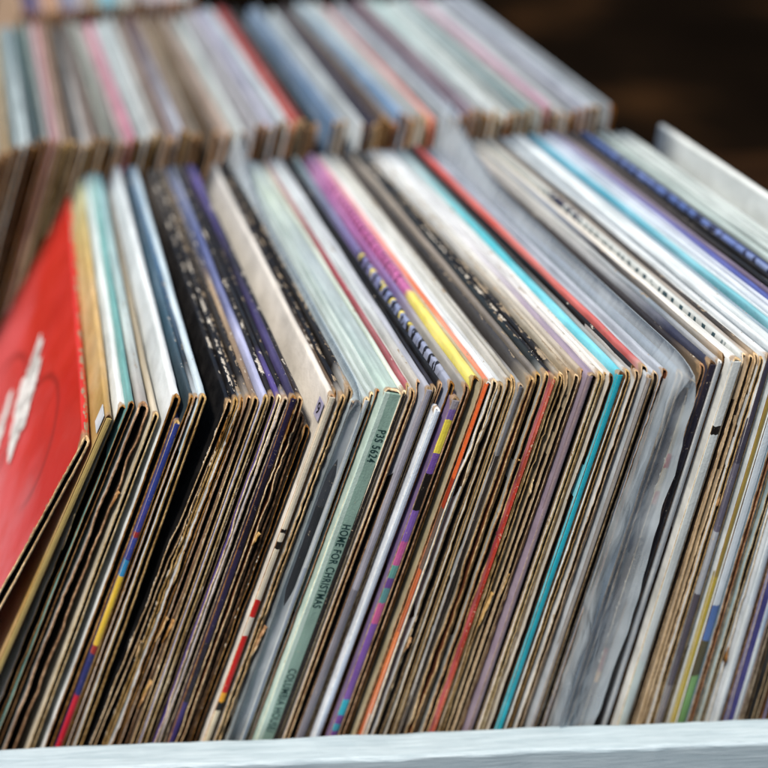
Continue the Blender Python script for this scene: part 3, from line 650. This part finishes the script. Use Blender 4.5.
# ------------------------------------------------------------------ second and third rows
def mixhex(a, b, f):
    A = [int(a[i:i+2], 16) for i in (0, 2, 4)]; B = [int(b[i:i+2], 16) for i in (0, 2, 4)]
    return ''.join('%02x' % int(x+(y-x)*f) for x, y in zip(A, B))
back = [  # place, near colour, far colour, colour word, marked phrase
 (-64, 'a08a5c', None, 'tan'), (-54, '8a7a5a', None, 'brown'), (-46, 'b9a884', None, 'cream'), (-38, '6a5a44', None, 'brown'), (-30, '9a8c74', None, 'tan'), (-23, '5c4c3a', None, 'brown'), (-16, 'a39a8a', None, 'grey'), (-9, 'b09a7a', None, 'tan'), (-3, 'b5ab9a', None, 'cream'), (3, 'b0a58c', None, 'cream'),
 (9, '9a7a3a', 'a08a52', 'mustard', 'mustard sleeve'), (15, '5a6a6a', '7a8a88', 'grey green'), (21, '93a6ac', '6a7f88', 'grey blue'), (28, 'b4c8ce', '7e98a0', 'pale blue'), (35, '6a7c80', '4c6468', 'slate'), (41, '35494c', '4a6a68', 'dark teal', 'dark teal sleeve'), (48, '8c9494', '8fa09c', 'grey'),
 (56, 'b48a94', 'c08e98', 'dusty pink', 'dusty pink sleeve'), (63, 'a08c80', 'a87c74', 'tan'), (69, '6a5238', '8a6a44', 'brown'), (75, '2a241e', '4a3c2c', 'black'), (81, '1c1a18', '3c3830', 'black'), (88, '9a9ea0', '5a5854', 'grey'), (94, '8a7a70', '4a4440', 'brown grey'), (100, '6a5444', '6c6660', 'brown'), (107, 'a9b0a6', '8c9a90', 'grey green'), (114, 'bac6c0', 'a0aca6', 'pale green'), (121, 'b5bdb9', 'a3aca8', 'pale grey'), (128, 'a9989c', 'b0a0a4', 'grey pink'),
 (135, 'b8708c', 'c88098', 'rose pink', 'rose pink sleeve'), (142, 'c0ced2', 'b9c6ca', 'white'), (150, 'c9d8dc', 'b4c6cc', 'white'), (157, 'a9aaa8', '9fb0b4', 'pale grey'), (164, '9a8c84', '8a7c72', 'grey brown'), (170, 'a3948c', 'a0948c', 'grey brown'), (176, '7a5c5c', '5c4640', 'dull maroon'), (182, 'a8b4c4', '4a2c34', 'maroon', 'maroon sleeve'), (188, '8a7468', '6a5644', 'brown'), (194, '8c7a64', '9a8468', 'brown'), (200, 'a39c8c', 'a89c88', 'tan'), (206, 'a3a49c', 'b0ada2', 'grey'), (212, '9c9c94', 'a8a49a', 'grey'), (218, '7c6a58', '8c7a64', 'brown'), (224, '94704c', '6a5644', 'brown'), (231, 'b09c90', '8a8078', 'grey pink'), (238, '6c6866', 'a3b0b2', 'grey'),
 (245, 'bccace', 'a9bcc0', 'white'), (252, 'c0ced4', 'b4c4c6', 'white'), (258, 'a8a9b0', '9a9ea6', 'grey'), (265, 'b4bccc', '9c9ea8', 'pale lilac'), (272, 'aab0cc', '9a98b8', 'lavender', 'lavender sleeve'), (279, 'b4bece', 'a0a4bc', 'pale lilac'), (285, 'b8c8d0', 'a0b0bc', 'pale blue'), (291, 'b9c6cc', '9aa8b0', 'pale grey'),
 (298, 'b84438', 'a02420', 'dark red', 'dark red sleeve'), (304, '8a3428', '6c1c18', 'brick red'), (310, '1c2220', '1a1816', 'black'), (317, '2a3230', '3a3c3a', 'black'), (324, 'a3b4bc', '6c7c84', 'pale grey'), (331, 'b4c6d2', '9aacb4', 'pale blue'), (338, '5c7ea4', '6a88a8', 'denim blue', 'denim blue sleeve'), (345, '8a9cac', '7a90a4', 'grey blue'), (352, '8c949c', '9aa6ac', 'grey'), (359, 'b4c4cc', 'a6b9c4', 'pale blue'), (366, 'c6d2d8', 'b9cad2', 'white'), (372, 'c0ccda', 'b9cad2', 'white'), (378, '2c2c40', '5a5a64', 'navy', 'navy sleeve'), (384, '4a3c34', '3c302c', 'dark brown'), (390, '6c5844', '6a523c', 'brown'), (396, '9a8a74', '8a7054', 'tan'), (402, '5484b4', '8aa4b4', 'bright blue', 'bright blue sleeve'), (408, '8498ac', 'a8bcc4', 'grey blue'), (414, '94a0a8', 'a8b8bc', 'grey'), (420, 'a9b0b0', 'b0bcc0', 'pale grey'), (426, 'bcc2c0', 'bcc8ca', 'white'), (432, 'b8a498', 'c4b0ac', 'tan'),
 (438, 'd0664c', 'c88c90', 'coral', 'coral sleeve'), (444, 'b49a98', 'b8a4ac', 'pink grey'), (451, 'b0c2cc', '9aa4b0', 'pale blue'), (457, 'a6b6c2', '7c8490', 'grey blue'), (463, '8a92a4', '5c5c68', 'slate'), (469, '6c5c6c', '6a3a44', 'plum', 'plum sleeve'), (475, 'a89cae', '8c8c94', 'lilac grey'), (482, 'b9c4ca', 'a9c0c2', 'white'), (489, 'c0cacc', 'a8c6c6', 'white'), (496, 'bcc8ce', 'a4c2c4', 'pale blue'), (503, 'bcc6c8', 'b0c8c8', 'white'), (510, 'c0cccc', 'b4c6c6', 'white'), (517, 'c4ced0', 'b8c8c8', 'white'), (524, '9ab0b4', 'a4bcc0', 'pale teal'), (531, '7c989c', '9cb0b4', 'grey teal', 'grey teal sleeve'), (538, 'a0b2b4', 'a6b8b8', 'pale teal'), (544, 'a8b0b0', 'a8b4b4', 'grey'),
 (551, 'b4809c', 'b88ca8', 'magenta pink', 'magenta pink sleeve'), (557, 'bcb4c4', 'b4b0bc', 'pale lilac'), (564, 'c4d0d8', 'bac6cc', 'white'), (571, 'c4d0d4', 'b4c2c8', 'white'), (578, 'b4bec8', 'a0aab4', 'pale grey'), (585, '949cac', '8890a0', 'slate grey', 'slate grey sleeve'), (592, '9aa6b4', '8c98a6', 'grey blue'), (599, 'b4c4d0', 'a0b0be', 'pale blue'), (606, 'b8c8d0', 'a4b4c0', 'pale blue'), (613, 'a8b4bc', '98a4b0', 'grey')]
LEAN2 = [(-70, 25), (20, 23), (150, 20), (300, 16), (440, 12), (615, 8)]
YAW2 = [(-70, 9), (60, 10), (300, 10.4), (615, 10)]
BY2 = [(-70, .371), (60, .374), (150, .370), (300, .367), (440, .360), (553, .354), (615, .350)]
bk = []
for b in back:
    bk.append(dict(cw=b[3], A=b[4] if len(b) > 4 else None, b=b))
for it in bk:
    if it['A']: it['L'] = f"{it['A']} with blurred edges in the second row"
# the leftmost ones come before any marked neighbour
first = next(i for i, it in enumerate(bk) if it['A'])
for i in range(first):
    k = first-i
    bk[i]['L'] = f"{bk[i]['cw']} sleeve in the second row, {ORD[k-1]} to the left of the mustard sleeve" if k > 1 else f"{bk[i]['cw']} sleeve in the second row, directly left of the mustard sleeve"
bk = bk[:first]+[it for k, it in enumerate(bk[first:]) if it['A'] or hsh(k, 77) > -.66]
auto_label(bk[first:], ' in the second row')
GB = 'records leaning in the second row'
bk_all = bk
for i, it in enumerate(bk):
    b = it['b']; nx = b[0]; kv = 1+.16*hsh(i, 99)
    if it['A']: kv = 1
    far = b[2] or b[1]
    q = dict(nx=nx, t=random.uniform(2.6, 4.1), dh=random.uniform(-2.5, 4.5), cov=dict(c=[(0, mixhex(b[1], 'ffffff' if kv > 1 else '000000', abs(kv-1)*(1.2 if kv > 1 else 2.4))), (1, mixhex(far, 'cfe0e8', .04))], w=.35, H=HS), edge=random.choice('bbbtto'), lin='k')
    dh = round(q['dh']); q['dh'] = dh
    M = pose(nx, interp(LEAN2, nx)+1.3*fbm(i*.23, 41, 2)+random.uniform(-.25, .25), interp(YAW2, nx)+.6*fbm(i*.3, 43, 1), interp(BY2, nx)+(5*fbm(i*.35, 47, 2)+random.uniform(-4, 4))*MM)
    build_record(q, dict(amp=.8, rag=.6, flare=.6), M, 1, 5000+i*11, it['L'], GB)

third = [('b09070', 'tan', 'tan'), ('5a4a6c', 'violet', 'violet'), ('3c3c80', 'indigo', 'indigo'), ('8a7c8c', 'mauve', 'mauve'), ('b48c70', 'light brown', None), ('c0946c', 'caramel', 'caramel'), ('a8805c', 'brown', None), ('8a90a8', 'blue grey', 'blue grey'), ('6a7498', 'dull blue', None), ('9aa0b4', 'pale blue', None), ('a8a09c', 'grey', None), ('8c7c6c', 'brown', None), ('a0947c', 'tan', None), ('60a4b8', 'turquoise', 'turquoise'), ('5cb0c4', 'light turquoise', None), ('6ca8b8', 'pale turquoise', None), ('8c9c9c', 'grey green', None), ('b4bcb8', 'pale grey', None), ('9c9c9c', 'grey', None), ('5a4c44', 'dark brown', None), ('a8a8b0', 'grey', None), ('b4b4bc', 'pale grey', None), ('9c8c94', 'mauve grey', None), ('b0b8c0', 'pale blue', None), ('c0a8a8', 'pinkish', None), ('a8b0b4', 'grey', None), ('b4c0c4', 'pale grey', None), ('8c98a4', 'blue grey', None)]
GT = 'records in the third row'
tl = []
for i, (h, cw, a) in enumerate(third):
    tl.append(dict(cw=cw, A=(a+' sleeve in the third row') if a else None, L=(f"{cw} sleeve showing at the top of the photo in the third row" if a else None), h=h, nx=22+i*6.4))
for i in range(len(tl)):
    if tl[i]['A'] is None: pass
auto_label(tl, '')
for i, it in enumerate(tl):
    nx = it['nx']
    q = dict(nx=nx, t=3.4, dh=0, cov=dict(c=it['h'], w=.3, H=HS), edge=random.choice('bbo'), lin='k')
    M = pose(nx, 20-.03*nx, 10, .727+random.uniform(-3, 3)*MM)
    build_record(q, dict(amp=.6, rag=.4, flare=.4), M, 0, 8000+i*11, it['L'], GT)

# ------------------------------------------------------------------ painted crates
def paint_mat():
    nt = NT('pale_painted_wood'); tc = nt.n('ShaderNodeTexCoord'); v = tc.outputs['Object']
    st = nt.noise(nt.mapv(v, (3, 60, 60)), 9, 5, .65)
    st2 = nt.noise(nt.mapv(v, (10, 220, 220)), 6, 4, .6)
    chip = nt.noise(nt.mapv(v, (25, 90, 90)), 6, 5, .7)
    col = nt.mix(nt.sm(st, .3, .7), hexc('97aab4'), hexc('afc0c9'))
    col = nt.mix(nt.math('MULTIPLY', nt.sm(st2, .55, .72), .3), col, hexc('8297a2'))
    col = nt.mix(nt.math('MULTIPLY', nt.sm(chip, .70, .75), .7), col, hexc('7d858a'))
    h = nt.math('ADD', nt.math('ADD', st, nt.math('MULTIPLY', st2, .6)), nt.math('MULTIPLY', nt.sm(chip, .66, .74), -.5))
    nt.bsdf(col, nt.sm(st2, .3, .7, .38, .6), h, .5, .0008, spec=.45)
    return nt.m
PAINT = paint_mat()
def board(name, parent, sx, sy, sz, loc, rot=0, seed=1, nseg=90):
    """plank along X with softly rounded, slightly dented long edges; loc is the centre of its underside"""
    r_ = .0022; ring = []
    for cx, cz, a0 in ((sy/2-r_, sz-r_, 0), (-sy/2+r_, sz-r_, 90), (-sy/2+r_, r_, 180), (sy/2-r_, r_, 270)):
        for k in range(4):
            a = math.radians(a0+k*30); ring.append((cx+r_*math.cos(a), cz+r_*math.sin(a)))
    V = []; F = []; m = len(ring)
    for i in range(nseg+1):
        x = -sx/2+sx*i/nseg
        for k, (y, z) in enumerate(ring):
            dy = .0007*fbm(x*25, seed+3, 3)+.0006*max(0, fbm(x*55, seed+31+k//4, 2)-.25)*2+.0003*fbm(x*90, seed+k, 2)
            dz = .0005*fbm(x*18, seed+8, 3)+.0003*fbm(x*110, seed+20+k, 2) if z > sz/2 else 0
            V.append((x, y+dy, z+dz))
    for i in range(nseg):
        for k in range(m):
            a = i*m+k; b = i*m+(k+1) % m
            F.append((a, a+m, b+m, b))
    F.append(tuple(range(m))); F.append(tuple(reversed([nseg*m+k for k in range(m)])))
    o = mk(name, V, F, [PAINT], None, parent)
    o.location = loc; o.rotation_euler = (0, 0, rot)
    return o
def crate(label, yf, x0, x1, depth, rot, h=.112):
    e = empty('wooden_crate', label, 'crate', 'pale painted record crates'); cx = (x0+x1)/2
    e.location = (cx, yf, -.012); e.rotation_euler = (0, 0, rot)
    w = x1-x0
    board('front_panel', e, w, .019, h, (0, 0, 0), 0, 11, 160)
    board('back_panel', e, w, .014, h-.02, (0, depth, 0), 0, 12, 40)
    board('side_panel', e, depth-.018, .014, h-.02, (-w/2+.008, depth/2+.0005, 0), math.pi/2, 13, 30)
    board('side_panel', e, depth-.018, .014, h-.02, (w/2-.008, depth/2+.0005, 0), math.pi/2, 14, 30)
    board('floor_panel', e, w-.032, depth-.018, .009, (0, depth/2, .0005), 0, 15, 20)
    return e
crate('pale blue painted crate holding the front row, its brushed rim at the bottom', -.0318, -.52, .52, .372, math.radians(-3.0))
crate('pale painted crate holding the second row, hidden behind the front records', .330, -.56, .36, .350, math.radians(2.5), .06)
crate('pale painted crate holding the third row at the top left', .705, -.60, .20, .34, 0, .06)

# ------------------------------------------------------------------ table and ground
wood = simple('dark_stained_wood', '140c06', '2a1a0c', .95, (1, 14, 1), 6, .5, .002, spec=.02)
tb = empty('market_table', 'dark wooden table carrying the record crates', 'table'); tb.location = (0, .5, -.762)
def box(name, parent, sx, sy, sz, loc, mat):
    b = .003; V = []; F = []
    for z, ins in ((0, 0), (sz-b, 0), (sz, b)):
        for x, y in ((-1, -1), (1, -1), (1, 1), (-1, 1)): V.append((x*(sx/2-ins), y*(sy/2-ins), z))
    for l in (0, 1):
        for k in range(4): F.append((l*4+k, l*4+(k+1) % 4, l*4+4+(k+1) % 4, l*4+4+k))
    F.append((8, 9, 10, 11)); F.append((3, 2, 1, 0))
    o = mk(name, V, F, [mat], None, parent); o.location = loc; return o
for k in range(6): box('table_top' if k == 0 else 'table_top', tb, 1.4, .198, .03, (-.05, -.5+k*.2, .718), wood)
for sx in (-1, 1):
    for sy in (-1, 1): box('leg', tb, .06, .06, .716, (sx*.64-.05, sy*.54, 0), wood)

def ground_mat():
    nt = NT('dark_earth'); tc = nt.n('ShaderNodeTexCoord'); v = tc.outputs['Object']
    n = nt.noise(v, 1.15, 3, .5); n2 = nt.noise(v, 6, 4, .6); n3 = nt.noise(v, 60, 4, .7)
    col = nt.ramp(nt.math('ADD', nt.math('MULTIPLY', n, .8), nt.math('MULTIPLY', n2, .2)), [(.42, hexc('0a0705')), (.54, hexc('100b07')), (.62, hexc('2c1d10')), (.72, hexc('43301a'))])
    nt.bsdf(col, 1.0, n3, .6, .01, spec=.0)
    return nt.m
g = mk('ground', [(-60, -60, -.762), (60, -60, -.762), (60, 60, -.762), (-60, 60, -.762)], [(0, 1, 2, 3)], [ground_mat()])
g['kind'] = 'structure'; g['label'] = 'dark brown earth ground far out of focus'

# ------------------------------------------------------------------ light
EL, AZ = math.radians(67), math.radians(-148)     # soft light from high in front of the crate, slightly left
w = bpy.data.worlds.new('World'); sc.world = w; w.use_nodes = True
nt = w.node_tree; bgn = nt.nodes['Background']
sky = nt.nodes.new('ShaderNodeTexSky'); sky.sky_type = 'NISHITA'; sky.sun_disc = False
sky.sun_elevation = EL; sky.sun_rotation = AZ; sky.dust_density = 3; sky.air_density = 1.0
nt.links.new(sky.outputs[0], bgn.inputs[0]); bgn.inputs[1].default_value = .07
sd = bpy.data.lights.new('sun', 'SUN'); sd.energy = 2.8; sd.angle = math.radians(8); sd.color = (1, .91, .79)
so = bpy.data.objects.new('sun', sd); COL.objects.link(so)
dirv = Vector((math.sin(AZ)*math.cos(EL), math.cos(AZ)*math.cos(EL), math.sin(EL)))
so.rotation_euler = dirv.to_track_quat('Z', 'Y').to_euler()
vs = sc.view_settings; vs.view_transform = 'Standard'; vs.look = 'None'; vs.exposure = .78; vs.gamma = 1
sc.render.engine = 'CYCLES'
sc.cycles.use_denoising = True
sc.cycles.max_bounces = 6; sc.cycles.transparent_max_bounces = 8
